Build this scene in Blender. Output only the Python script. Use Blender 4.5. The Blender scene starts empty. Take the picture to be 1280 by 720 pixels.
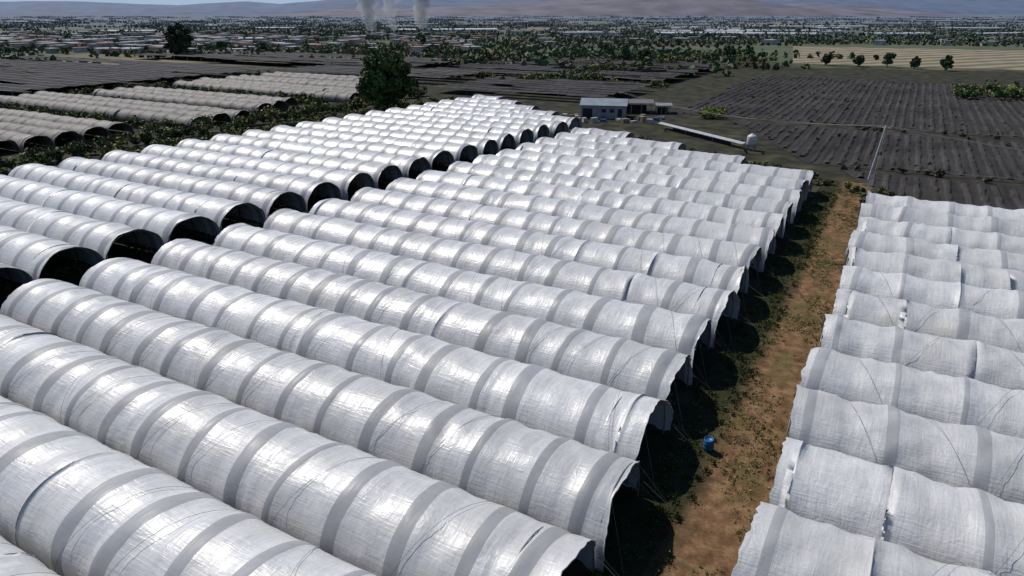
import bpy, math, random
import numpy as np
from mathutils import Vector
sc=bpy.context.scene
sc.view_settings.view_transform='Standard'
random.seed(5); RNG=np.random.default_rng(5)
YAW=math.radians(29.3); CS,SN=math.cos(YAW),math.sin(YAW)
def P(d,r,z=0):   # survey frame: d metres along the valley bearing, r metres to its right
    return (-SN*d+CS*r, CS*d+SN*r, z)
# ---------------- world / light / camera
w=bpy.data.worlds.new("World"); sc.world=w; w.use_nodes=True
nt=w.node_tree; bg=nt.nodes['Background']; sky=nt.nodes.new('ShaderNodeTexSky'); sky.sky_type='NISHITA'; sky.sun_disc=False
S=Vector((-.60,.17,.76)).normalized()
sky.sun_elevation=math.asin(S.z); sky.sun_rotation=math.atan2(S.x,S.y); sky.air_density=1.3; sky.dust_density=.2; sky.altitude=0; sky.ozone_density=4
tint=nt.nodes.new('ShaderNodeMix'); tint.data_type='RGBA'; tint.blend_type='MULTIPLY'; tint.inputs[0].default_value=1; tint.inputs[7].default_value=(.85,.95,1.1,1)
nt.links.new(sky.outputs[0],tint.inputs[6])
# pale blue haze low over the horizon
wtc=nt.nodes.new('ShaderNodeTexCoord'); wsx=nt.nodes.new('ShaderNodeSeparateXYZ'); nt.links.new(wtc.outputs['Generated'],wsx.inputs[0])
wmr=nt.nodes.new('ShaderNodeMapRange'); wmr.inputs[1].default_value=0.02; wmr.inputs[2].default_value=.16; wmr.inputs[3].default_value=.9; wmr.inputs[4].default_value=0; nt.links.new(wsx.outputs[2],wmr.inputs[0])
hzm=nt.nodes.new('ShaderNodeMix'); hzm.data_type='RGBA'; nt.links.new(wmr.outputs[0],hzm.inputs[0]); nt.links.new(tint.outputs[2],hzm.inputs[6]); hzm.inputs[7].default_value=(5.0,6.9,9.6,1)
nt.links.new(hzm.outputs[2],bg.inputs[0]); bg.inputs[1].default_value=.07
sl=bpy.data.lights.new("sun",'SUN'); sl.energy=4.3; sl.angle=math.radians(.5); sl.color=(1,.955,.89)
so=bpy.data.objects.new("sun",sl); sc.collection.objects.link(so); so.rotation_euler=S.to_track_quat('Z','Y').to_euler()
cd=bpy.data.cameras.new("camera"); cd.lens=850/1280*36; cd.clip_end=60000; cd.clip_start=.5
cam=bpy.data.objects.new("camera",cd); sc.collection.objects.link(cam); cam.location=(0,0,27)
cam.rotation_euler=(math.radians(90-22.1),0,YAW); sc.camera=cam
# ---------------- materials
def newmat(name):
    m=bpy.data.materials.new(name); m.use_nodes=True
    return m,m.node_tree.nodes,m.node_tree.links,m.node_tree.nodes['Principled BSDF']
def simple(name,col,rough=.7,metal=0,var=.25,scale=2.0,bump=0):
    m,n,l,b=newmat(name)
    tc=n.new('ShaderNodeTexCoord'); nz=n.new('ShaderNodeTexNoise'); nz.inputs['Scale'].default_value=scale; nz.inputs['Detail'].default_value=6
    l.new(tc.outputs['Object'],nz.inputs['Vector'])
    r=n.new('ShaderNodeValToRGB'); r.color_ramp.elements[0].position=.3; r.color_ramp.elements[1].position=.7
    r.color_ramp.elements[0].color=tuple(c*(1-var) for c in col)+(1,); r.color_ramp.elements[1].color=tuple(min(1,c*(1+var)) for c in col)+(1,)
    l.new(nz.outputs['Fac'],r.inputs[0]); l.new(r.outputs[0],b.inputs['Base Color'])
    b.inputs['Roughness'].default_value=rough; b.inputs['Metallic'].default_value=metal
    if bump:
        bp=n.new('ShaderNodeBump'); bp.inputs['Distance'].default_value=bump; l.new(nz.outputs['Fac'],bp.inputs['Height']); l.new(bp.outputs[0],b.inputs['Normal'])
    return m
def plastic(name,c0,c1,rough=.4,bumpd=.05,stain=(.42,.39,.34),spec=.5):
    m,n,l,b=newmat(name)
    uv=n.new('ShaderNodeUVMap'); oi=n.new('ShaderNodeObjectInfo')
    add=n.new('ShaderNodeVectorMath'); add.operation='ADD'; l.new(uv.outputs[0],add.inputs[0])
    cmb=n.new('ShaderNodeCombineXYZ'); mu=n.new('ShaderNodeMath'); mu.operation='MULTIPLY'; mu.inputs[1].default_value=57; l.new(oi.outputs['Random'],mu.inputs[0]); l.new(mu.outputs[0],cmb.inputs[2]); l.new(cmb.outputs[0],add.inputs[1])
    def noise(sx,sy,detail,dist=0):
        mp=n.new('ShaderNodeMapping'); mp.inputs['Scale'].default_value=(sx,sy,1); l.new(add.outputs[0],mp.inputs[0])
        z=n.new('ShaderNodeTexNoise'); z.inputs['Scale'].default_value=1; z.inputs['Detail'].default_value=detail; z.inputs['Distortion'].default_value=dist; l.new(mp.outputs[0],z.inputs['Vector']); return z.outputs['Fac']
    a=noise(.6,7.0,3,.6); c=noise(4.5,.6,3,.8); d=noise(.3,.35,2); e=noise(2.4,2.4,5,1.0)
    def mix(x,y,f):
        k=n.new('ShaderNodeMix'); k.data_type='FLOAT'; k.inputs[0].default_value=f; l.new(x,k.inputs[2]); l.new(y,k.inputs[3]); return k.outputs[0]
    hgt=mix(mix(a,c,.4),e,.35)
    bp=n.new('ShaderNodeBump'); bp.inputs['Strength'].default_value=1; bp.inputs['Distance'].default_value=bumpd; l.new(hgt,bp.inputs['Height']); l.new(bp.outputs[0],b.inputs['Normal'])
    r=n.new('ShaderNodeValToRGB'); r.color_ramp.elements[0].position=.3; r.color_ramp.elements[1].position=.68
    r.color_ramp.elements[0].color=c0+(1,); r.color_ramp.elements[1].color=c1+(1,); l.new(mix(mix(a,c,.5),e,.5),r.inputs[0])
    r2=n.new('ShaderNodeValToRGB'); r2.color_ramp.elements[0].position=.5; r2.color_ramp.elements[1].position=.78
    r2.color_ramp.elements[0].color=(0,0,0,1); r2.color_ramp.elements[1].color=(.75,.75,.75,1); l.new(mix(d,e,.35),r2.inputs[0])
    mx=n.new('ShaderNodeMix'); mx.data_type='RGBA'; l.new(r2.outputs[0],mx.inputs[0]); l.new(r.outputs[0],mx.inputs[6]); mx.inputs[7].default_value=stain+(1,)
    m4=n.new('ShaderNodeMapRange'); m4.inputs[3].default_value=.88; m4.inputs[4].default_value=1.05; l.new(oi.outputs['Random'],m4.inputs[0])
    vs=n.new('ShaderNodeVectorMath'); vs.operation='SCALE'; l.new(mx.outputs[2],vs.inputs[0]); l.new(m4.outputs[0],vs.inputs['Scale'])
    l.new(vs.outputs[0],b.inputs['Base Color'])
    rr=n.new('ShaderNodeMapRange'); rr.inputs[1].default_value=.3; rr.inputs[2].default_value=.7; rr.inputs[3].default_value=rough-.12; rr.inputs[4].default_value=rough+.18; l.new(c,rr.inputs[0]); l.new(rr.outputs[0],b.inputs['Roughness'])
    b.inputs['Specular IOR Level'].default_value=spec
    return m
M_sheet=plastic("white_plastic_film",(.435,.43,.43),(.6,.595,.59),.39,.068,spec=.6)
M_band=plastic("doubled_film_band",(.26,.262,.272),(.325,.328,.34),.52,.014,(.28,.27,.26),.35)
M_sheetR=plastic("milky_plastic_film",(.44,.437,.435),(.59,.587,.585),.46,.095)
M_bandR=plastic("milky_film_band",(.31,.312,.32),(.385,.387,.395),.55,.03,(.33,.31,.3),.35)
M_old=plastic("weathered_plastic_film",(.15,.135,.12),(.245,.22,.195),.65,.08,(.1,.088,.075),.3)
M_oldb=plastic("weathered_band",(.09,.08,.072),(.14,.13,.115),.7,.03,(.09,.08,.07),.3)
M_pipe=simple("galvanised_pipe",(.28,.29,.3),.5,.5)
M_rope=simple("rope",(.15,.145,.14),.8)
def colmat(name,rough=.75):
    m,n,l,b=newmat(name); at=n.new('ShaderNodeVertexColor'); at.layer_name="Col"
    tc=n.new('ShaderNodeTexCoord'); nz=n.new('ShaderNodeTexNoise'); nz.inputs['Scale'].default_value=.4; nz.inputs['Detail'].default_value=4; l.new(tc.outputs['Object'],nz.inputs['Vector'])
    mr=n.new('ShaderNodeMapRange'); mr.inputs[1].default_value=.3; mr.inputs[2].default_value=.7; mr.inputs[3].default_value=.7; mr.inputs[4].default_value=1.25; l.new(nz.outputs['Fac'],mr.inputs[0])
    vs=n.new('ShaderNodeVectorMath'); vs.operation='SCALE'; l.new(at.outputs[0],vs.inputs[0]); l.new(mr.outputs[0],vs.inputs['Scale'])
    l.new(vs.outputs[0],b.inputs['Base Color']); b.inputs['Roughness'].default_value=rough; b.inputs['Specular IOR Level'].default_value=.25
    return m
M_leaf=colmat("foliage"); M_paintcol=colmat("weathered_paint",.6)
M_bark=simple("bark",(.09,.065,.045),.9,scale=4)
# ---------------- mesh helpers
def mesh_from(name,V,Q,mats,mi=None,smooth=False,uv=None,col=None,loc=None):
    V=np.asarray(V,dtype=np.float32).copy(); Q=np.asarray(Q,dtype=np.int32)
    if loc is not None: V-=np.array(loc,dtype=np.float32)
    me=bpy.data.meshes.new(name); me.vertices.add(len(V)); me.vertices.foreach_set("co",V.ravel())
    me.loops.add(Q.size); me.loops.foreach_set("vertex_index",Q.ravel())
    me.polygons.add(len(Q)); me.polygons.foreach_set("loop_start",np.arange(0,Q.size,4,dtype=np.int32)); me.polygons.foreach_set("loop_total",np.full(len(Q),4,dtype=np.int32))
    for m in mats: me.materials.append(m)
    if mi is not None: me.polygons.foreach_set("material_index",np.asarray(mi,dtype=np.int32))
    me.polygons.foreach_set("use_smooth",np.full(len(Q),smooth) if not hasattr(smooth,'__len__') else np.asarray(smooth,dtype=bool))
    if uv is not None:
        ul=me.uv_layers.new(name="UVMap"); ul.data.foreach_set("uv",np.asarray(uv,dtype=np.float32)[Q.ravel()].ravel())
    if col is not None:
        ca=me.color_attributes.new("Col",'FLOAT_COLOR','CORNER'); c=np.ones((len(Q),4),dtype=np.float32); c[:,:3]=col
        ca.data.foreach_set("color",np.repeat(c,4,axis=0).ravel())
    me.update(calc_edges=True); me.validate()
    o=bpy.data.objects.new(name,me); sc.collection.objects.link(o)
    if loc is not None: o.location=loc
    return o
class B:  # quad accumulator
    def __init__(s): s.V=[];s.Q=[];s.M=[];s.S=[];s.U=[];s.C=[];s.n=0
    def add(s,V,Q,m=0,smooth=False,uv=None,col=(1,1,1)):
        V=np.asarray(V,float).reshape(-1,3);Q=np.asarray(Q,int).reshape(-1,4)
        s.V.append(V);s.Q.append(Q+s.n);s.n+=len(V)
        s.M.append(np.broadcast_to(np.asarray(m),(len(Q),)));s.S.append(np.full(len(Q),smooth))
        s.U.append(np.zeros((len(V),2)) if uv is None else uv)
        s.C.append(np.broadcast_to(np.asarray(col,float),(len(Q),3)))
    def box(s,c,size,m=0,rz=0,col=(1,1,1)):
        x,y,z=[k/2 for k in size]
        v=np.array([(a*x,b*y,d*z) for d in(-1,1) for a,b in((-1,-1),(1,-1),(1,1),(-1,1))])
        R=np.array([[math.cos(rz),-math.sin(rz),0],[math.sin(rz),math.cos(rz),0],[0,0,1]])
        s.add(v@R.T+np.array(c),[(3,2,1,0),(4,5,6,7),(0,1,5,4),(1,2,6,5),(2,3,7,6),(3,0,4,7)],m,col=col)
    def tube(s,pts,r,sides=4,m=0,smooth=True,col=(1,1,1),taper=None):
        pts=np.asarray(pts,float);K=len(pts)
        T=np.gradient(pts,axis=0);T/=np.linalg.norm(T,axis=1)[:,None]+1e-9
        up=np.where(np.abs(T[:,2:3])>.9,np.array([[1.,0,0]]),np.array([[0,0,1.]]))
        A=np.cross(T,up);A/=np.linalg.norm(A,axis=1)[:,None]+1e-9;Bn=np.cross(T,A)
        rr=np.full(K,r) if taper is None else np.linspace(r,taper,K)
        an=np.arange(sides)/sides*2*math.pi
        V=(pts[:,None,:]+rr[:,None,None]*(np.cos(an)[None,:,None]*A[:,None,:]+np.sin(an)[None,:,None]*Bn[:,None,:])).reshape(-1,3)
        i=np.arange(K-1)[:,None]*sides;j=np.arange(sides)[None,:];j2=(j+1)%sides
        Q=np.stack([i+j,i+j2,i+sides+j2,i+sides+j],-1).reshape(-1,4)
        s.add(V,Q,m,smooth,col=col)
    def leaves(s,C,R,n,size,col,flat=.8,m=0,var=.3,shell=.55,vert=False):
        C=np.asarray(C,float).reshape(-1,3);R=np.broadcast_to(np.asarray(R,float),(len(C),));k=len(C)
        d=RNG.normal(size=(k,n,3));d/=np.linalg.norm(d,axis=2)[:,:,None]
        rad=(shell+(1-shell)*RNG.random((k,n,1)))
        p=(C[:,None,:]+d*rad*R[:,None,None]*np.array([1,1,flat])).reshape(-1,3)
        N=d.reshape(-1,3)+RNG.normal(size=(k*n,3))*.7
        if vert: N[:,2]*=.15
        N/=np.linalg.norm(N,axis=1)[:,None]+1e-9
        A=np.cross(N,RNG.normal(size=(k*n,3)));A/=np.linalg.norm(A,axis=1)[:,None]+1e-9;Bq=np.cross(N,A)
        sz=size*(.6+.8*RNG.random((k*n,1)))
        V=np.stack([p-A*sz-Bq*sz*.6,p+A*sz*.8-Bq*sz*.8,p+A*sz+Bq*sz*.7,p-A*sz*.7+Bq*sz],1).reshape(-1,3)
        Q=np.arange(k*n*4).reshape(-1,4)
        col=np.asarray(col,float); 
        cc=np.broadcast_to(col,(k,3)) if col.ndim<2 else col
        cc=np.repeat(cc*(1+var*(RNG.random((k,1))*2-1)),n,axis=0)*(.75+.5*RNG.random((k*n,1)))
        s.add(V,Q,m,False,col=cc)
    def obj(s,name,mats,loc=None,usecol=False,uv=False):
        return mesh_from(name,np.concatenate(s.V),np.concatenate(s.Q),mats,np.concatenate(s.M),np.concatenate(s.S),np.concatenate(s.U) if uv else None,np.concatenate(s.C) if usecol else None,loc)
# ---------------- polytunnels
def tunnel(name,x0,x1,yc,mats,w=6.95,z0=1.0,rise=3.0,sp=3.7,bandp=.95,bw=.4,sag=.08,na=28,ropes=True,wr=.9,sub=6):
    b=B(); L=x1-x0; nh=max(2,int(round((L-2)/sp))); hs=x0+1.1+np.arange(nh+1)*((L-2.2)/nh)+RNG.normal(size=nh+1)*.3
    ringx=[];ringt=[];off=[];hid=[]
    def seg(a,c,n,t,h):
        for i in range(n):
            u=i/n; ringx.append(a+(c-a)*u); ringt.append(t); off.append(-sag*math.sin(math.pi*u)**.7 if t==0 else .025); hid.append(h+ (u if t==0 else 0))
    prev=x0
    for i,h in enumerate(hs):
        has=random.random()<bandp; hw=bw*(.55+.8*random.random()) if has else .05
        a=h-hw
        seg(prev,a,sub if i else 2,0,i-1); 
        if i==0: off[-1]=off[-2]=-.03
        seg(a,h+hw,3,1 if has else 0,i)
        if not has:
            for k in(-1,-2,-3): off[k]=.02
        prev=h+hw
    seg(prev,x1,4,0,nh)
    for k in(-1,-2,-3,-4): off[k]=-.05
    ringx.append(x1);ringt.append(0);off.append(-.03);hid.append(nh+1)
    rx=np.array(ringx);ro=np.array(off);rt=np.array(ringt);hid=np.array(hid)
    th=np.linspace(0,math.pi,na); n=len(rx)
    py=np.cos(th);pz=np.sin(th)**.92
    hz=np.interp(hid,np.arange(-1,nh+2),RNG.normal(size=nh+3)*.07); tilt=np.interp(hid,np.arange(-1,nh+2),RNG.normal(size=nh+3)*.2)
    X=rx[:,None]+tilt[:,None]*py[None,:]
    nse=np.zeros((n,na))
    for k in range(9):
        kx=random.uniform(.5,3.6);kt=random.uniform(-9,9);nse+=.012*wr*np.sin(kx*rx[:,None]+kt*th[None,:]+random.uniform(0,6.3))
    nse+=RNG.normal(size=(n,na))*.011*wr*(1-.7*rt[:,None])
    sagm=ro[:,None]*(.5+1.0*RNG.random((n,1)))*(.5+.5*np.sin(th)[None,:]) 
    endw=np.exp(-(x1-rx)/.7)[:,None]; nse=nse*(1+.8*endw)
    d=nse*np.sin(th)[None,:]**.5+sagm
    bow=.12*math.sin(random.uniform(0,6))*np.sin((rx-x0)/L*math.pi*random.choice([1,2]))
    Y=yc+bow[:,None]+(w/2)*py[None,:]+d*py[None,:]
    Z=z0+hz[:,None]*np.sin(th)[None,:]+rise*pz[None,:]+d*np.sin(th)[None,:]
    X[-1]+=RNG.normal(size=na)*.03+.12*np.sin(3*th+random.random()*6)+.05*np.sin(7*th+random.random()*6); X[0]+=RNG.normal(size=na)*.05
    drop=.3+.2*RNG.random(n)+.45*np.clip(endw[:,0]*1.6,0,1)
    sk=np.stack([X[:,0],Y[:,0]+.03,Z[:,0]-drop],-1); sk2=np.stack([X[:,-1],Y[:,-1]-.03,Z[:,-1]-drop],-1)
    G=np.concatenate([sk[:,None,:],np.stack([X,Y,Z],-1),sk2[:,None,:]],1); m=na+2
    U=np.stack([np.broadcast_to(rx[:,None]+yc*3.7,(n,m)),np.broadcast_to((np.arange(m)/m*9.0)[None,:],(n,m))],-1).reshape(-1,2)
    i=np.arange(n-1)[:,None]*m;j=np.arange(m-1)[None,:]
    Q=np.stack([i+j,i+m+j,i+m+j+1,i+j+1],-1).reshape(-1,4)
    b.add(G.reshape(-1,3),Q,np.repeat(rt[:-1],m-1),True,U)
    hem=np.stack([X[-1],Y[-1],Z[-1]],-1); b.tube(hem,.035,4,0)
    def arch(x,r,dr=0.0,dx=0,a0=0,a1=math.pi,k=16,mm=2,sides=4):
        t=np.linspace(a0,a1,k); xs=np.linspace(x,x+dx,k)
        b.tube(np.stack([xs,yc+(w/2+dr)*np.cos(t),z0+(rise+dr)*np.sin(t)**.92],-1),r,sides,mm)
    for xe in (x0+.1,x1-.22,x1-2.4):
        arch(xe,.04,-.14)
        for s_ in(-1,1): b.tube([(xe,yc+s_*(w/2-.14),0),(xe,yc+s_*(w/2-.14),z0+.02)],.045,5,2)
    if ropes:
        for i in range(len(hs)-1):
            a,c=(hs[i],hs[i+1])
            if random.random()<.35: continue
            if random.random()<.5:a,c=c,a
            arch(a,.011,.06,c-a,.05,math.pi-.05,18,3,3)
        for s_ in(-1,1):
            b.tube([(x1,yc+s_*(w/2),z0+.1),(x1+1.5+.5*random.random(),yc+s_*(w/2)+random.uniform(-.4,.4),.02)],.014,3,3)
            b.tube([(x1+.0,yc+s_*(w/2)*.55,z0+rise*.82),(x1+1.6,yc+s_*(w/2+.1),.02)],.012,3,3)
    return b.obj(name,mats+[M_pipe,M_rope],loc=((x0+x1)/2,yc,0),uv=True)
pitch=7.1
k=-3
while True:
    y=29.3+pitch*(k-1); 
    if y>143: break
    xl=-67.0+(y-31)*.06+random.uniform(-.4,.4); xr=(-9.3 if k<=1 else -10.4)+random.uniform(-.35,.35)
    if y>116: xr=-10.4-(y-115)*1.82
    if xr-xl>6: tunnel("polytunnel",xl,xr,y,[M_sheet,M_band],na=34 if y<60 else 24,ropes=y<75,sub=8 if y<50 else 6)
    k+=1
for i in range(24):
    y=22+pitch*i
    xr=-73.0+(y-51)*.06+random.uniform(-.4,.4); xl=-123.5+(y-54)*.085+random.uniform(-.5,.5)
    if y>151: xr=-68-(y-151)*1.3
    if xr-xl>6: tunnel("polytunnel",xl,xr,y,[M_sheet,M_band],na=20,ropes=False)
for i in range(15):
    y=104.5-6.83*i
    if y<8: break
    tunnel("polytunnel",-2.5+random.uniform(-.35,.35),44,y,[M_sheetR,M_bandR],w=6.75,z0=1.1,rise=2.7,sp=4.4,bandp=.65,bw=.3,sag=.2,na=32 if y<70 else 22,ropes=y<75,wr=1.7,sub=8)
for gx0,gx1,ys in ((-246,-155,(113,119.5,126)),(-235,-160,(139,145.5,152)),(-242,-156,(172,178.5,185)),(-244,-160,(196,202.5)),(-240,-170,(214,220.5)),(-222,-160,(64,70.5,77,83.5,90,96.5))):
    for y in ys:
        tunnel("weathered_polytunnel",gx0+random.uniform(-3,3),gx1+random.uniform(-3,3),y,[M_old,M_oldb],w=6.3,z0=.6,rise=2.3,sp=5,na=14,ropes=False,sub=4,sag=.18,wr=2)
# ---------------- ground
def ramp(n,els,interp='LINEAR'):
    r=n.new('ShaderNodeValToRGB'); cr=r.color_ramp; cr.interpolation=interp
    cr.elements[0].position=els[0][0];cr.elements[0].color=els[0][1]+(1,);cr.elements[1].position=els[-1][0];cr.elements[1].color=els[-1][1]+(1,)
    for p,c in els[1:-1]: e=cr.elements.new(p);e.color=c+(1,)
    return r
def ground_mat():
    m,n,l,b=newmat("valley_ground")
    tc=n.new('ShaderNodeTexCoord')
    vo=n.new('ShaderNodeTexVoronoi'); vo.distance='CHEBYCHEV'; vo.inputs['Scale'].default_value=.006; 
    mp=n.new('ShaderNodeMapping'); mp.inputs['Scale'].default_value=(1,.6,1); mp.inputs['Rotation'].default_value=(0,0,.25); l.new(tc.outputs['Object'],mp.inputs[0]); l.new(mp.outputs[0],vo.inputs['Vector'])
    sp=n.new('ShaderNodeSeparateColor'); l.new(vo.outputs['Color'],sp.inputs[0])
    r=ramp(n,[(0,(.075,.08,.055)),(.2,(.055,.08,.035)),(.36,(.17,.135,.08)),(.48,(.07,.095,.045)),(.62,(.11,.105,.09)),(.72,(.22,.17,.105)),(.84,(.06,.085,.04)),(.93,(.28,.22,.14))],'CONSTANT')
    l.new(sp.outputs[0],r.inputs[0])
    nz=n.new('ShaderNodeTexNoise'); nz.inputs['Scale'].default_value=.03; nz.inputs['Detail'].default_value=8; l.new(tc.outputs['Object'],nz.inputs['Vector'])
    ra=ramp(n,[(.3,(.045,.06,.03)),(.7,(.16,.13,.08))]); l.new(nz.outputs['Fac'],ra.inputs[0])
    mx=n.new('ShaderNodeMix'); mx.data_type='RGBA'; mx.inputs[0].default_value=.4; l.new(r.outputs[0],mx.inputs[6]); l.new(ra.outputs[0],mx.inputs[7])
    ln=n.new('ShaderNodeVectorMath'); ln.operation='LENGTH'; l.new(tc.outputs['Object'],ln.inputs[0])
    nr=n.new('ShaderNodeMath'); nr.operation='MULTIPLY_ADD'; l.new(nz.outputs['Fac'],nr.inputs[0]); nr.inputs[1].default_value=160; l.new(ln.outputs['Value'],nr.inputs[2])
    mr=n.new('ShaderNodeMapRange'); mr.inputs[1].default_value=490; mr.inputs[2].default_value=530; l.new(nr.outputs[0],mr.inputs[0])
    nz2=n.new('ShaderNodeTexNoise'); nz2.inputs['Scale'].default_value=.25; nz2.inputs['Detail'].default_value=8; l.new(tc.outputs['Object'],nz2.inputs['Vector'])
    rb=ramp(n,[(.35,(.018,.017,.013)),(.55,(.038,.038,.022)),(.72,(.075,.063,.04))]); l.new(nz2.outputs['Fac'],rb.inputs[0])
    m2=n.new('ShaderNodeMix'); m2.data_type='RGBA'; l.new(mr.outputs[0],m2.inputs[0]); l.new(rb.outputs[0],m2.inputs[6]); l.new(mx.outputs[2],m2.inputs[7])
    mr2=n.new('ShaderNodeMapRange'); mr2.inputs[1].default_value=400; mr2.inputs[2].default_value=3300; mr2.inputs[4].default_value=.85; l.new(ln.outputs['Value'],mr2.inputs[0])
    m3=n.new('ShaderNodeMix'); m3.data_type='RGBA'; l.new(mr2.outputs[0],m3.inputs[0]); l.new(m2.outputs[2],m3.inputs[6]); m3.inputs[7].default_value=(.125,.155,.205,1)  # painted aerial haze: ground colour turns pale blue with distance from origin
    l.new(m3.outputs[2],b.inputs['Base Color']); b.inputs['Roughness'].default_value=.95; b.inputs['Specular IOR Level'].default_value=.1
    return m
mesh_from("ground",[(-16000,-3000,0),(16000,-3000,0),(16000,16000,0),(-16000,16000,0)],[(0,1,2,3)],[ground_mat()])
def aisle_mat():
    m,n,l,b=newmat("dry_soil_and_grass")
    tc=n.new('ShaderNodeTexCoord')
    def nz(s,d,sc=(1,1,1)):
        mp=n.new('ShaderNodeMapping'); mp.inputs['Scale'].default_value=sc; l.new(tc.outputs['Object'],mp.inputs[0])
        z=n.new('ShaderNodeTexNoise'); z.inputs['Scale'].default_value=s; z.inputs['Detail'].default_value=d; z.inputs['Roughness'].default_value=.62; l.new(mp.outputs[0],z.inputs['Vector']); return z.outputs['Fac']
    a=nz(1.0,9); c=nz(.3,5,(1,.5,1)); e=nz(5,6)
    r=ramp(n,[(.28,(.075,.04,.022)),(.5,(.175,.1,.052)),(.74,(.3,.195,.11))]); l.new(a,r.inputs[0])
    r2=ramp(n,[(.48,(0,0,0)),(.64,(.75,.75,.75))]); l.new(c,r2.inputs[0])
    m1=n.new('ShaderNodeMix'); m1.data_type='RGBA'; l.new(r2.outputs[0],m1.inputs[0]); l.new(r.outputs[0],m1.inputs[6]); m1.inputs[7].default_value=(.095,.09,.032,1)
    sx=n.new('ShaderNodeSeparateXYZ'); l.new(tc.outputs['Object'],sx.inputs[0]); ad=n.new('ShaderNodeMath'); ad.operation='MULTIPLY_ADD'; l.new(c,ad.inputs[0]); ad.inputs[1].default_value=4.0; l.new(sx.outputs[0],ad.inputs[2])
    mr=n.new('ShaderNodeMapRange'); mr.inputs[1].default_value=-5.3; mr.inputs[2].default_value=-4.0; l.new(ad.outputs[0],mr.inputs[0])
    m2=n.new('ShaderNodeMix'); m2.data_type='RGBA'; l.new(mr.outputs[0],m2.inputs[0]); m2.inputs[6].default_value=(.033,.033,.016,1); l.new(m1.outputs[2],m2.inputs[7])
    mm=n.new('ShaderNodeMix'); mm.data_type='RGBA'; mm.blend_type='MULTIPLY'; mm.inputs[0].default_value=.5; l.new(m2.outputs[2],mm.inputs[6]); r4=ramp(n,[(.35,(.4,.4,.4)),(.6,(1,1,1))]); l.new(e,r4.inputs[0]); l.new(r4.outputs[0],mm.inputs[7])
    l.new(mm.outputs[2],b.inputs['Base Color']); b.inputs['Roughness'].default_value=.95; b.inputs['Specular IOR Level'].default_value=.1
    bp=n.new('ShaderNodeBump'); bp.inputs['Distance'].default_value=.12; l.new(a,bp.inputs['Height']); l.new(bp.outputs[0],b.inputs['Normal'])
    return m
def sheet(name,x0,x1,y0,y1,step,z,amp,mat):
    nx=int((x1-x0)/step)+1;ny=int((y1-y0)/step)+1
    xs=np.linspace(x0,x1,nx);ys=np.linspace(y0,y1,ny);X,Y=np.meshgrid(xs,ys)
    Z=np.zeros_like(X)
    for k_ in range(12):
        f=random.uniform(.3,3);t=random.uniform(0,6.3);Z+=np.sin(X*f*math.cos(t)+Y*f*math.sin(t)+random.uniform(0,6))/(1+f)
    Z=z+amp*(Z/4+.5).clip(0,2)
    V=np.stack([X,Y,Z],-1).reshape(-1,3);i=np.arange(ny-1)[:,None]*nx;j=np.arange(nx-1)[None,:]
    return mesh_from(name,V,np.stack([i+j,i+j+1,i+nx+j+1,i+nx+j],-1).reshape(-1,4),[mat],smooth=True)
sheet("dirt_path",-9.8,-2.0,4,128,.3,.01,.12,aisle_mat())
b=B(); n=6500
xs=RNG.uniform(-9,-2.4,n);ys=RNG.uniform(14,122,n)
dens=np.sin(ys*.31+1)+np.sin(xs*1.1+ys*.17)+.8*np.sin(ys*.9+xs)+RNG.normal(size=n)*.6
keep=dens>.2;xs=xs[keep];ys=ys[keep];n=len(xs)
pal=np.array([(.26,.18,.09),(.19,.13,.06),(.12,.13,.035),(.15,.15,.045),(.085,.11,.03)]);cl=pal[RNG.integers(0,5,n)]
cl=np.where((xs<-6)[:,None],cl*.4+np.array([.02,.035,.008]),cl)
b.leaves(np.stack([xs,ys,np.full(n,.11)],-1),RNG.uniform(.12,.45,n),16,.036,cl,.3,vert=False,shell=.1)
n=520;xs=RNG.uniform(-9.9,-6.4,n);ys=RNG.uniform(16,118,n)
b.leaves(np.stack([xs,ys,np.full(n,.25)],-1),RNG.uniform(.2,.6,n),50,.045,np.array([(.07,.095,.025),(.09,.115,.035),(.045,.065,.02)])[RNG.integers(0,3,n)],.6,vert=True,shell=.1)
b.obj("grass_tufts",[M_leaf],usecol=True)
b=B();C=[]
for k in range(-2,14):
    yy=29.3+pitch*(k-1)
    for dy in(-2,0,2):
        for q in range(7): C.append((-11.5-q*1.1+random.uniform(-.3,.3),yy+dy,.8))
for i in range(18):
    yy=22+pitch*i
    for dy in(-2,0,2):
        for q in range(3): C.append((-75-q*1.4+(yy-51)*.07,yy+dy,.8))
b.leaves(C,.75,26,.13,(.045,.07,.025),1.0,shell=.2)
b.obj("berry_plants",[M_leaf],usecol=True)
# ---------------- blue barrel
def barrel(loc):
    b=B();prof=[(0,0),(.27,0),(.29,.03),(.3,.28),(.32,.3),(.32,.33),(.3,.35),(.3,.58),(.32,.6),(.32,.63),(.3,.65),(.29,.9),(.27,.93),(.25,.93),(.25,.86),(0,.86)]
    s=20;an=np.arange(s)/s*2*math.pi
    V=np.array([(r*math.cos(a),r*math.sin(a),z) for r,z in prof for a in an]);Q=[(i*s+j,i*s+(j+1)%s,(i+1)*s+(j+1)%s,(i+1)*s+j) for i in range(len(prof)-1) for j in range(s)]
    b.add(V,Q,0,True); b.tube([(.31,0,.78),(.36,.05,.74),(.33,.1,.66)],.015,5,1)
    o=b.obj("plastic_barrel",[simple("blue_plastic",(.012,.1,.24),.45,var=.3,scale=3),M_rope]);o.location=loc;o.rotation_euler=(.16,-.1,.4);o.scale=(1.1,1.1,1.1);return o
barrel((-7.1,39.3,.06))
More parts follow.
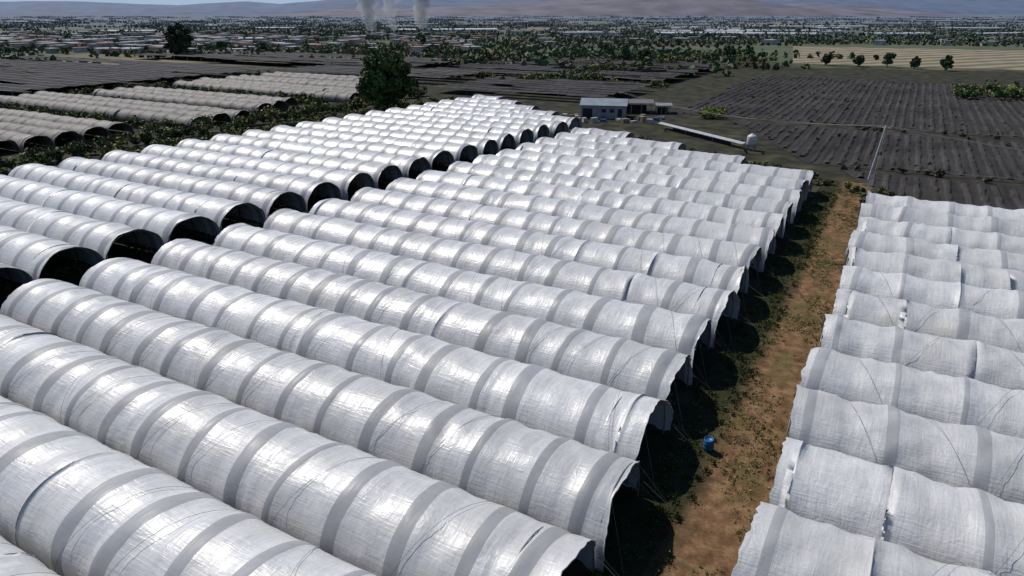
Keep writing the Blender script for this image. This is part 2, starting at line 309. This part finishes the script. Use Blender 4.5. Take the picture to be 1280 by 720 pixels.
# ---------------- trees
def tree(name,pos,h,cw,nleaf=90,ncl=60,size=.3,col=(.045,.065,.02),low=.12):
    b=B();x,y=pos[:2];r=cw/2;zc=h*(low+(1-low)/2);rz=h*(1-low)/2
    b.tube([(x,y,-.1),(x+.1,y,h*.25),(x-.1,y+.1,h*.5),(x,y,h*.75)],h*.03,8,1,taper=h*.008)
    for i in range(8):
        a=random.uniform(0,6.28);z=h*random.uniform(.2,.55);e=(x+math.cos(a)*r*.65,y+math.sin(a)*r*.65,z+h*.25)
        b.tube([(x,y,z),((x+e[0])/2,(y+e[1])/2,z+h*.09),e],h*.012,5,1,taper=h*.003)
    C=[];R=[]
    for i in range(ncl):
        d=RNG.normal(size=3);d/=np.linalg.norm(d);q=RNG.uniform(.35,.86)
        wz=1-.25*max(0,d[2]); C.append((x+d[0]*r*q*wz,y+d[1]*r*q*wz,zc+d[2]*rz*q));R.append(r*random.uniform(.14,.3))
    b.leaves(C,R,nleaf,size,col,.8,0,.5,.35)
    return b.obj(name,[M_leaf,M_bark],usecol=True,loc=(x,y,0))
def bush(name,pts,rad,n,size,col,var=.4,flat=.8):
    b=B();C=[];R=[]
    for p in pts:
        sc_=random.uniform(.55,1.35)
        for q in range(5):
            rr=rad*sc_*random.uniform(.35,.65);C.append((p[0]+random.uniform(-.6,.6)*rad,p[1]+random.uniform(-.6,.6)*rad,rr*.7+random.uniform(0,.7)*rad*sc_));R.append(rr)
    cc=np.array([col[random.randrange(len(col))] for _ in C]) if isinstance(col,list) else col
    b.leaves(C,R,n,size,cc,flat,0,var,.3); return b.obj(name,[M_leaf],usecol=True)
tree("broadleaf_tree",(-134,163),18,17.5,nleaf=190,ncl=115,size=.32,col=(.055,.095,.024),low=.02)
tree("broadleaf_tree",(-400,290),22,20,nleaf=90,ncl=60,size=.55,col=(.045,.072,.032),low=.08)
for d,r,h in ((600,-76,12),(473,-164,10),(399,63,11),(405,75,9),(392,172,6),(380,184,6.5),(373,196,8.5),(365,206,6),(352,214,8),(430,130,10),(440,145,9),(660,-40,9),(520,-210,9),(470,60,10)):
    tree("broadleaf_tree",P(d,r),h,h*.95,nleaf=40,ncl=34,size=.42,col=(.065,.095,.04),low=.05)
G1=[(.06,.095,.024),(.045,.075,.022),(.12,.14,.035),(.18,.155,.06),(.075,.08,.03)]
bush("hedgerow",[(-141+(-6)*((y-55)/140)+random.uniform(-2.5,2.5),y) for y in np.arange(50,200,1.5)],2.2,45,.22,G1)
bush("hedgerow",[(-152+random.uniform(-3,3)-i*1.25,106+random.uniform(-2,2)) for i in range(70)],1.5,24,.25,G1)
bush("hedgerow",[(-156+random.uniform(-3,3)-i*1.3,162+random.uniform(-3,3)) for i in range(64)],1.7,24,.28,G1)
bush("hedgerow",[(-158+random.uniform(-3,3)-i*1.5,132.5+random.uniform(-1.5,1.5)) for i in range(50)],1.2,24,.25,G1)
bush("shrubs",[(-127-random.uniform(0,11),random.uniform(50,190)) for _ in range(210)],1.1,30,.2,[(.2,.2,.04),(.14,.16,.035),(.07,.1,.025),(.24,.2,.08)])
bush("bush",[P(190+random.uniform(-1.5,1.5),54+random.uniform(-3,3)) for _ in range(10)],2.0,50,.2,(.15,.19,.04))
bush("bush",[P(285+random.uniform(-6,6),-5+i*1.6) for i in range(26)],3,30,.35,G1)
bush("bush",[P(240+random.uniform(-10,10),150+i*1.6) for i in range(22)],3.2,30,.35,[(.06,.09,.03),(.1,.13,.035)])
bush("hedgerow",[P(300+i*2.6+random.uniform(-3,3),22+i*2.0+random.uniform(-5,5)) for i in range(60)],3.2,24,.42,G1)
bush("hedgerow",[P(410+random.uniform(-5,5),-120+i*3.2) for i in range(85)],2.6,18,.5,G1)
bush("weeds",[(-11-t*51+random.uniform(0,5),121+t*28+random.uniform(0,6)) for t in np.linspace(-.3,1,60)],.8,26,.15,G1)
bush("hedgerow",[(x+random.uniform(-2,2),112+random.uniform(0,3)) for x in np.arange(-2,50,1.6)],.9,26,.16,[(.06,.06,.03),(.035,.05,.02),(.1,.085,.05)])
# ---------------- ploughed fields (right)
def soil_mat(name,ca,cb):
    m,n,l,b=newmat(name);tc=n.new('ShaderNodeTexCoord')
    z=n.new('ShaderNodeTexNoise');z.inputs['Scale'].default_value=.05;z.inputs['Detail'].default_value=9;z.inputs['Roughness'].default_value=.62;l.new(tc.outputs['Object'],z.inputs['Vector'])
    mp=n.new('ShaderNodeMapping');mp.inputs['Scale'].default_value=(.9,.05,1);l.new(tc.outputs['Object'],mp.inputs[0])
    z2=n.new('ShaderNodeTexNoise');z2.inputs['Scale'].default_value=1;z2.inputs['Detail'].default_value=6;l.new(mp.outputs[0],z2.inputs['Vector'])
    k=n.new('ShaderNodeMix');k.data_type='FLOAT';k.inputs[0].default_value=.5;l.new(z.outputs['Fac'],k.inputs[2]);l.new(z2.outputs['Fac'],k.inputs[3])
    r=ramp(n,[(.38,ca),(.62,cb)]);l.new(k.outputs[0],r.inputs[0]);l.new(r.outputs[0],b.inputs['Base Color']);b.inputs['Roughness'].default_value=.95;b.inputs['Specular IOR Level'].default_value=.1;return m
M_fsoil=soil_mat("dark_ploughed_soil",(.02,.018,.017),(.05,.045,.042));M_furrow=soil_mat("furrow_ridge_soil",(.023,.021,.02),(.066,.059,.055))
def rows(name,poly,sp,hgt,step=2.5):
    b=B();b.add([(p[0],p[1],.07) for p in poly],[(0,1,2,3)],1)
    px=np.array(poly)
    for x in np.arange(px[:,0].min()+1,px[:,0].max(),sp):
        ys=[]
        for i in range(4):
            a,c=px[i],px[(i+1)%4]
            if (a[0]-x)*(c[0]-x)<0: ys.append(a[1]+(c[1]-a[1])*(x-a[0])/(c[0]-a[0]))
        if len(ys)<2: continue
        yy=np.arange(min(ys)+1+random.random()*2,max(ys)-1-random.random()*2,step);n=len(yy)
        if n<3: continue
        h=hgt*(.4+.9*RNG.random(n))*(RNG.random(n)>.06);wd=.45+.3*RNG.random(n);xx=x+random.gauss(0,.15)+RNG.normal(size=n)*.1+.3*np.sin(yy*.02+x*.1)
        V=np.stack([np.stack([xx-wd,yy,np.full(n,.06)],-1),np.stack([xx-wd*.35,yy,h+.07],-1),np.stack([xx+wd*.35,yy,h+.07],-1),np.stack([xx+wd,yy,np.full(n,.06)],-1)],1).reshape(-1,3)
        i=np.arange(n-1)[:,None]*4;j=np.arange(3)[None,:];b.add(V,np.stack([i+j,i+4+j,i+5+j,i+j+1],-1).reshape(-1,4),0,False)
    return b.obj(name,[M_furrow,M_fsoil])
rows("ploughed_field",[(-58,196),(74,193),(88,330),(-60,342)],2.3,.3)
rows("ploughed_field",[(-14,141),(300,141),(300,189),(-40,191)],2.3,.3)
rows("ploughed_field",[(78,192),(300,192),(240,290),(92,326)],2.3,.3)
rows("ploughed_field",[(0,117),(300,117),(300,139),(-8,139)],2.3,.3)
b=B()
for x in np.arange(-52,200,10.4):
    for y in np.arange(126,325,16.0):
        if (y>192 or x>-14) and random.random()<.6: b.tube([(x,y,0),(x+random.uniform(-.15,.15),y,2.0)],.04,4,0)
for y in (140,190.5):
    for x in np.arange(0 if y<180 else -50,220,24.0): b.tube([(x,y,1.0+.2*random.random()),(x+12,y+.3,.8),(x+24,y,1.0+.2*random.random())],.04,3,0)
b.obj("trellis_posts",[simple("weathered_wood",(.17,.15,.13),.9)])
bush("weeds",[(random.uniform(-10,200),random.choice([139.8,191])+random.uniform(-1.5,1.5)) for _ in range(120)],.7,20,.18,[(.07,.07,.035),(.1,.09,.05),(.05,.06,.025)])
bush("weeds",[(random.uniform(-50,230),random.uniform(142,320)) for _ in range(260)],.45,12,.14,[(.06,.07,.03),(.09,.08,.05),(.05,.05,.03)])
c0=[P(402,158,.09),P(335,300,.09),P(500,470,.09),P(610,238,.09)]
def stripes_mat(name,ca,cb,scale,ang):
    m,n,l,b=newmat(name);tc=n.new('ShaderNodeTexCoord');mp=n.new('ShaderNodeMapping');mp.inputs['Rotation'].default_value=(0,0,ang);l.new(tc.outputs['Object'],mp.inputs[0])
    wv=n.new('ShaderNodeTexWave');wv.inputs['Scale'].default_value=scale;wv.inputs['Distortion'].default_value=2.5;wv.inputs['Detail'].default_value=4;wv.inputs['Detail Scale'].default_value=3;l.new(mp.outputs[0],wv.inputs[0])
    r=ramp(n,[(.2,ca),(.8,cb)]);l.new(wv.outputs['Fac'],r.inputs[0]);l.new(r.outputs[0],b.inputs['Base Color']);b.inputs['Roughness'].default_value=.95;return m
mesh_from("stubble_field",c0,[(0,1,2,3)],[stripes_mat("stubble",(.09,.09,.05),(.25,.19,.115),.018,.62)])
# ---------------- shade nets (left / centre)
def net(name,x0,x1,y0,y1,per,z,mats,tent=.3):
    b=B();xs=np.arange(x0,x1,6.0);ys=np.arange(y0,y1,per/2);nx=len(xs);ny=len(ys)
    X,Y=np.meshgrid(xs,ys);Z=z+(np.arange(ny)%2)[:,None]*tent+RNG.normal(size=X.shape)*.12
    V=np.stack([X+RNG.normal(size=X.shape)*.3,Y,Z],-1).reshape(-1,3);i=np.arange(ny-1)[:,None]*nx;j=np.arange(nx-1)[None,:]
    Q=np.stack([i+j,i+j+1,i+nx+j+1,i+nx+j],-1).reshape(-1,4)
    gap=np.zeros((ny-1,nx-1),bool)
    for _ in range(int(ny*.5)):
        r_=random.randrange(ny-1);a=random.randrange(nx-1);gap[r_,a:a+random.randint(3,12)]=True
    b.add(V,Q[~gap.ravel()],0)
    for k_ in range(1,ny,2):
        b.tube(np.stack([X[k_],Y[k_],Z[k_]+.05],-1),.1,3,1)
    for x in xs[::2]:
        for y in ys[1::4]: b.tube([(x,y,0),(x,y,z+tent)],.08,3,2)
    return b.obj(name,mats)
M_net=soil_mat("grey_shade_net",(.022,.021,.022),(.058,.055,.057));M_seam=simple("net_seam",(.22,.21,.2),.8)
M_net2=soil_mat("violet_grey_net",(.035,.032,.034),(.078,.072,.074))
net("shade_net",-460,-255,118,236,6,2.6,[M_net,M_seam,M_pipe])
net("shade_net",-252,-160,228,262,6,2.6,[M_net,M_seam,M_pipe])
net("shade_net",-420,-205,270,330,7,2.6,[M_net,M_seam,M_pipe])
net("shade_net",-198,-80,270,380,7,2.2,[M_net2,M_net,M_pipe])
net("shade_net",-148,-78,206,258,7,2.2,[M_net2,M_net,M_pipe])
bush("hedgerow",[(-80-i*2.2+random.uniform(-2,2),264+random.uniform(-2,2)) for i in range(80)],1.8,20,.32,G1)
bush("hedgerow",[(-150-i*3+random.uniform(-2,2),336+i*.6+random.uniform(-3,3)) for i in range(90)],2.6,18,.42,G1)
bush("hedgerow",[(-250+random.uniform(-3,3),118+i*1.7) for i in range(66)],1.6,20,.3,G1)
# ---------------- farm buildings
M_roof=simple("grey_metal_roof",(.23,.26,.285),.45,.2,.15,.5);M_wall=simple("corrugated_wall",(.2,.21,.215),.6,.1,.25,.6);M_dark=simple("dark_opening",(.02,.02,.022),.9);M_wroof=simple("white_sheet_roof",(.34,.345,.35),.5)
def shed(name,c,L,W,h,pitchh,rz,mats,openside=False):
    b=B();R=lambda p:(c[0]+p[0]*math.cos(rz)-p[1]*math.sin(rz),c[1]+p[0]*math.sin(rz)+p[1]*math.cos(rz),p[2])
    l,w_=L/2,W/2
    if not openside:
        for s_ in(-1,1): b.box(R((0,s_*w_,h/2)),(L,.12,h),1,rz)
        for s_ in(-1,1):
            b.box(R((s_*(l-.07),0,h/2)),(.12,W-.13,h),1,rz)
            b.add([R((s_*(l-.07),-w_+.1,h)),R((s_*(l-.07),w_-.1,h)),R((s_*(l-.07),.05,h+pitchh-.08)),R((s_*(l-.07),-.05,h+pitchh-.08))],[(0,1,2,3)],1)
        for fx,fw,fz,fh in((-.35,.22,.38,.74),(.02,.1,.6,.25),(.2,.1,.6,.25),(.38,.1,.38,.74)):
            b.box(R((l*2*fx,-w_-.08,h*fz)),(L*fw,.04,h*fh),2,rz)
            b.box(R((l*2*fx,-w_-.09,h*(fz+fh/2)+.06)),(L*fw+.2,.06,.1),0,rz)
    else:
        for x in np.linspace(-l+.2,l-.2,4):
            for s_ in(-1,1): b.tube([R((x,s_*(w_-.2),0)),R((x,s_*(w_-.2),h))],.1,6,1)
        b.box(R((0,w_*.3,h*.3)),(L*.7,W*.3,h*.6),2,rz)
    for s_ in(-1,1):
        V=[R((-l-.4,s_*(w_+.5),h-.12)),R((l+.4,s_*(w_+.5),h-.12)),R((l+.4,0,h+pitchh)),R((-l-.4,0,h+pitchh))];V2=[(p[0],p[1],p[2]+.1) for p in V]
        b.add(V+V2,[(0,1,2,3),(7,6,5,4),(0,4,5,1),(1,5,6,2),(2,6,7,3),(3,7,4,0)],0)
    return b.obj(name,mats)
shed("farm_shed",P(193,25.5),12,8,3.6,1.3,YAW-.2,[M_roof,M_wall,M_dark])
shed("open_carport",P(203,36),9,8,3.0,.5,YAW-.12,[simple("rusty_roof",(.11,.1,.1),.7),M_wall,M_dark],True)
shed("open_carport",P(201,43.5),4,5,2.4,.3,YAW-.12,[M_wall,M_wall,M_dark],True)
dx,dy=(-27+51),(152-171);shed("nursery_shelter",(-40,160,0),math.hypot(dx,dy),.9,1.2,.15,math.atan2(dy,dx),[M_wroof,M_pipe,M_dark],True)
b=B()
for _ in range(26):
    p=P(186+random.uniform(-4,5),random.uniform(14,44));h=random.uniform(.4,1.4);b.box((p[0],p[1],h/2),(random.uniform(.8,2),random.uniform(.8,1.4),h),0,random.random()*3,col=random.choice([(.25,.18,.1),(.3,.3,.3),(.05,.1,.2),(.12,.11,.1),(.4,.38,.35)]))
b.obj("crate_stacks",[M_paintcol],usecol=True)
b=B();s=20;an=np.arange(s)/s*2*math.pi;prof=[(.95,0),(1,.1),(1,1.5),(.95,1.65),(.5,1.95),(.3,2.0),(.3,2.12),(.0,2.14)]
b.add([(r*math.cos(a),r*math.sin(a),z+1.3) for r,z in prof for a in an],[(i*s+j,i*s+(j+1)%s,(i+1)*s+(j+1)%s,(i+1)*s+j) for i in range(len(prof)-1) for j in range(s)],0,True)
for a in((-.7,-.7),(.7,-.7),(.7,.7),(-.7,.7)): b.box((a[0],a[1],.6),(.15,.15,1.2),1)
b.box((0,0,1.25),(1.9,1.9,.1),1)
o=b.obj("water_tank",[simple("tank_plastic",(.5,.47,.42),.5,var=.08),M_wall]);o.location=(-26.5,150,0)
pb=np.array((-3,132,0.));pt=pb+np.array((1.0,.5,9.3))
b=B();b.tube([pb,(pb+pt)/2,pt],.19,8,0,taper=.13);b.tube([pt+(-.9,.3,-.4),pt+(.9,-.3,-.4)],.06,5,0);
for q in(-.8,0,.8): b.tube([pt+(q,-q/3,-.4),pt+(q,-q/3,-.1)],.05,5,1)
b.obj("utility_pole",[simple("concrete_pole",(.42,.4,.37),.85),M_pipe])
b=B()
def wire(a,c,sag):
    t=np.linspace(0,1,20)[:,None];a=np.array(a);c=np.array(c);p=a+(c-a)*t;p[:,2]-=sag*4*(t*(1-t))[:,0];b.tube(p,.02,3,0)
for q in(-.8,0,.8): wire(pt+(q,-q/3,-.1),(P(196,30)[0]+q,P(196,30)[1],6.5),2.2);wire(pt+(q,-q/3,-.1),(85+q,118,8.8),2.5)
wire(pt+(0,0,-1),(-2,105,3),.6)
b.obj("power_lines",[simple("wire",(.16,.16,.16),.6)])
# ---------------- distant plain
b=B();C=[];R=[]
for _ in range(1600):
    d=380*math.exp(random.random()*2.5);r=d*random.uniform(-.85,.85)
    if d<620 and r>100: continue
    if d<450 and r<-60 and r>-330: continue
    p=P(d,r);
    if random.random()<.4: C.append((p[0],p[1],2.5));R.append(random.uniform(2,4.5));continue
    nn=random.randint(5,26);an=random.choice([.1,1.65,.1,.5]);hh=random.uniform(2,6)
    for q in range(nn):
        h=hh*random.uniform(.5,1.5);C.append((p[0]+q*6.5*math.cos(an)+random.uniform(-2,2),p[1]+q*6.5*math.sin(an)+random.uniform(-2,2),h*.45));R.append(h*.6)
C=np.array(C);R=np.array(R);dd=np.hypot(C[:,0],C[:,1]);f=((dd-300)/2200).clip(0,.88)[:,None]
cc=np.array([(.055,.09,.03),(.08,.11,.04),(.1,.1,.045)])[RNG.integers(0,3,len(C))];cc=cc*(1-f)+np.array([.12,.155,.19])*f  # far foliage tinted bluish by distance, haze put into the leaf colour
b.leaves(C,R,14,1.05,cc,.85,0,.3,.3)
b.obj("distant_trees",[M_leaf],usecol=True)
b=B()
def hz(c,d):  # haze painted into the colour: fades c to grey-blue as d grows
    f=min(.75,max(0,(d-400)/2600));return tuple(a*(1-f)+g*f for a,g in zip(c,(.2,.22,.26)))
for _ in range(560):
    if random.random()<.5: d=random.gauss(660,100);r=-random.uniform(.05,.75)*d
    else: d=560*math.exp(random.random()*1.7);r=d*random.uniform(-.8,.85)
    p=P(d,r)
    if d<480 or (d<620 and r>100): continue
    a=random.choice([0,.3,1.6,1.3]);L=random.uniform(6,15);h=random.uniform(2.6,5);wc=random.choice([(.45,.43,.4),(.36,.32,.27),(.38,.36,.34),(.3,.25,.2)]);rc=random.choice([(.36,.36,.36),(.27,.12,.075),(.26,.25,.24),(.42,.42,.42)])
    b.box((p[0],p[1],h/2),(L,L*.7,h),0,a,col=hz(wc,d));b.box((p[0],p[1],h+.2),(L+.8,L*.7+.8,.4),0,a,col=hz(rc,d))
b.obj("distant_houses",[M_paintcol],usecol=True)
b=B()
def ghouse(d,r,L,W,nb,a,col=(.4,.41,.42)):
    for q in range(nb):
        px,py,_=P(d,r);ox=-math.sin(a)*W*q;oy=math.cos(a)*W*q
        t=np.linspace(0,math.pi,7);pr=[(W/2*.94*math.cos(k_),2+1.8*math.sin(k_)) for k_ in t];pr=[(W/2*.94,0)]+pr+[(-W/2*.94,0)]
        V=[(px+ox+s_*L/2*math.cos(a)-y_*math.sin(a),py+oy+s_*L/2*math.sin(a)+y_*math.cos(a),z_) for s_ in(-1,1) for y_,z_ in pr];m_=len(pr)
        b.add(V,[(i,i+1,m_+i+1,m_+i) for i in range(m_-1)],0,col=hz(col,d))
for _ in range(42):
    d=800*math.exp(random.random()*1.7);ghouse(d,d*random.uniform(.1,.85),random.uniform(50,130),9,random.randint(1,5),random.choice([YAW,YAW+.3,YAW-.25]))
for _ in range(14):
    d=600*math.exp(random.random()*1.9);ghouse(d,-d*random.uniform(.1,.8),random.uniform(30,80),8,random.randint(1,3),random.choice([YAW,YAW+.3]))
ghouse(1080,-95,150,11,3,YAW+.25,(.6,.62,.64));ghouse(900,240,120,10,3,YAW,(.55,.56,.57));ghouse(1000,380,150,10,3,YAW+.1,(.55,.56,.57))
b.obj("distant_greenhouses",[M_paintcol],usecol=True)
# ---------------- mountains
def hills(name,d,r0,r1,prof,depth,cols,seed,rough=.12,var=.2):
    rg=np.random.default_rng(seed);nx=320;ny=30;rs=np.linspace(r0,r1,nx);t=np.linspace(0,1,ny)
    base=np.interp(rs,[p[0] for p in prof],[p[1] for p in prof])
    U=np.linspace(0,1,nx)[None,:];T=t[:,None]
    nse=np.zeros((ny,nx));
    for o_ in range(6):
        for q in range(4):
            f=6*2**o_*rg.uniform(.7,1.3);g=1.2*2**o_*rg.uniform(.5,1.2);nse+=np.sin(f*U*2*math.pi/2+g*T*3+rg.uniform(0,6))/(2**o_)*.35
    env=np.sin(T*math.pi/2)**.9
    Z=(base[None,:]*env*(1+rough*nse)).clip(0)
    D=d+T*depth;V=np.stack([-SN*D+CS*rs[None,:],CS*D+SN*rs[None,:],Z-2*(T<.01)],-1).reshape(-1,3)
    i=np.arange(ny-1)[:,None]*nx;j=np.arange(nx-1)[None,:];Q=np.stack([i+j,i+j+1,i+nx+j+1,i+nx+j],-1).reshape(-1,4)
    return mesh_from(name,V,Q,[simple(name+"_slopes",cols,.95,var=var,scale=.005)],smooth=True)  # slope base colours have the bluish distance haze painted in
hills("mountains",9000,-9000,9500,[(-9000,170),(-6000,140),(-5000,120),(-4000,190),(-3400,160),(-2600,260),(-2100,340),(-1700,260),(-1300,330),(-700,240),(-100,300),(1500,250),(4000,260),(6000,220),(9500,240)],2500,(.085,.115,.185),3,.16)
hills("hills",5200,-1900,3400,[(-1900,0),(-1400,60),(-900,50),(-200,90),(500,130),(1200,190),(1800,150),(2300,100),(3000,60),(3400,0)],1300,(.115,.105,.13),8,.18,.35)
# ---------------- smoke plumes (thin homogeneous smoke in billowing bodies)
def smoke(name,p,r0,r1,h,lean,seed,dens):
    rg=np.random.default_rng(seed);me=bpy.data.meshes.new(name)
    nt_,s=46,28;t=np.linspace(0,1,nt_)[:,None];an=(np.arange(s)/s*2*math.pi)[None,:]
    R=(r0+(r1-r0)*t**.8)*(1+0*an)
    for k_ in range(14): R=R*(1+.08*np.sin(rg.integers(1,6)*an+rg.uniform(6,60)*t+rg.uniform(0,6)))
    cx=lean*t**1.5*h+2*np.sin(t*9+seed)+1.2*np.sin(t*21);V=np.stack([cx+R*np.cos(an),R*np.sin(an),t*h+0*an],-1).reshape(-1,3).tolist()
    Q=[(i*s+j,i*s+(j+1)%s,(i+1)*s+(j+1)%s,(i+1)*s+j) for i in range(nt_-1) for j in range(s)]
    V+=[(0,0,0),(float(cx[-1,0]),0,h)];nV=len(V)
    me.from_pydata(V,[],Q+[(nV-2,(j+1)%s,j) for j in range(s)]+[(nV-1,(nt_-1)*s+j,(nt_-1)*s+(j+1)%s) for j in range(s)])
    m=bpy.data.materials.new("smoke");m.use_nodes=True;n=m.node_tree.nodes;l=m.node_tree.links;n.remove(n['Principled BSDF'])
    v=n.new('ShaderNodeVolumeScatter');v.inputs['Color'].default_value=(.97,.98,1,1);v.inputs['Density'].default_value=dens;l.new(v.outputs[0],n['Material Output'].inputs['Volume'])
    me.materials.append(m);o=bpy.data.objects.new(name,me);sc.collection.objects.link(o);o.location=p;o.rotation_euler=(0,0,YAW)
smoke("smoke_plume",P(1000,-195,.5),6,17,110,-.12,1,.075);smoke("smoke_plume",P(1050,-172,.5),5,14,110,-.05,2,.05);smoke("smoke_plume",P(1050,-128,.5),7,18,110,-.12,4,.07)
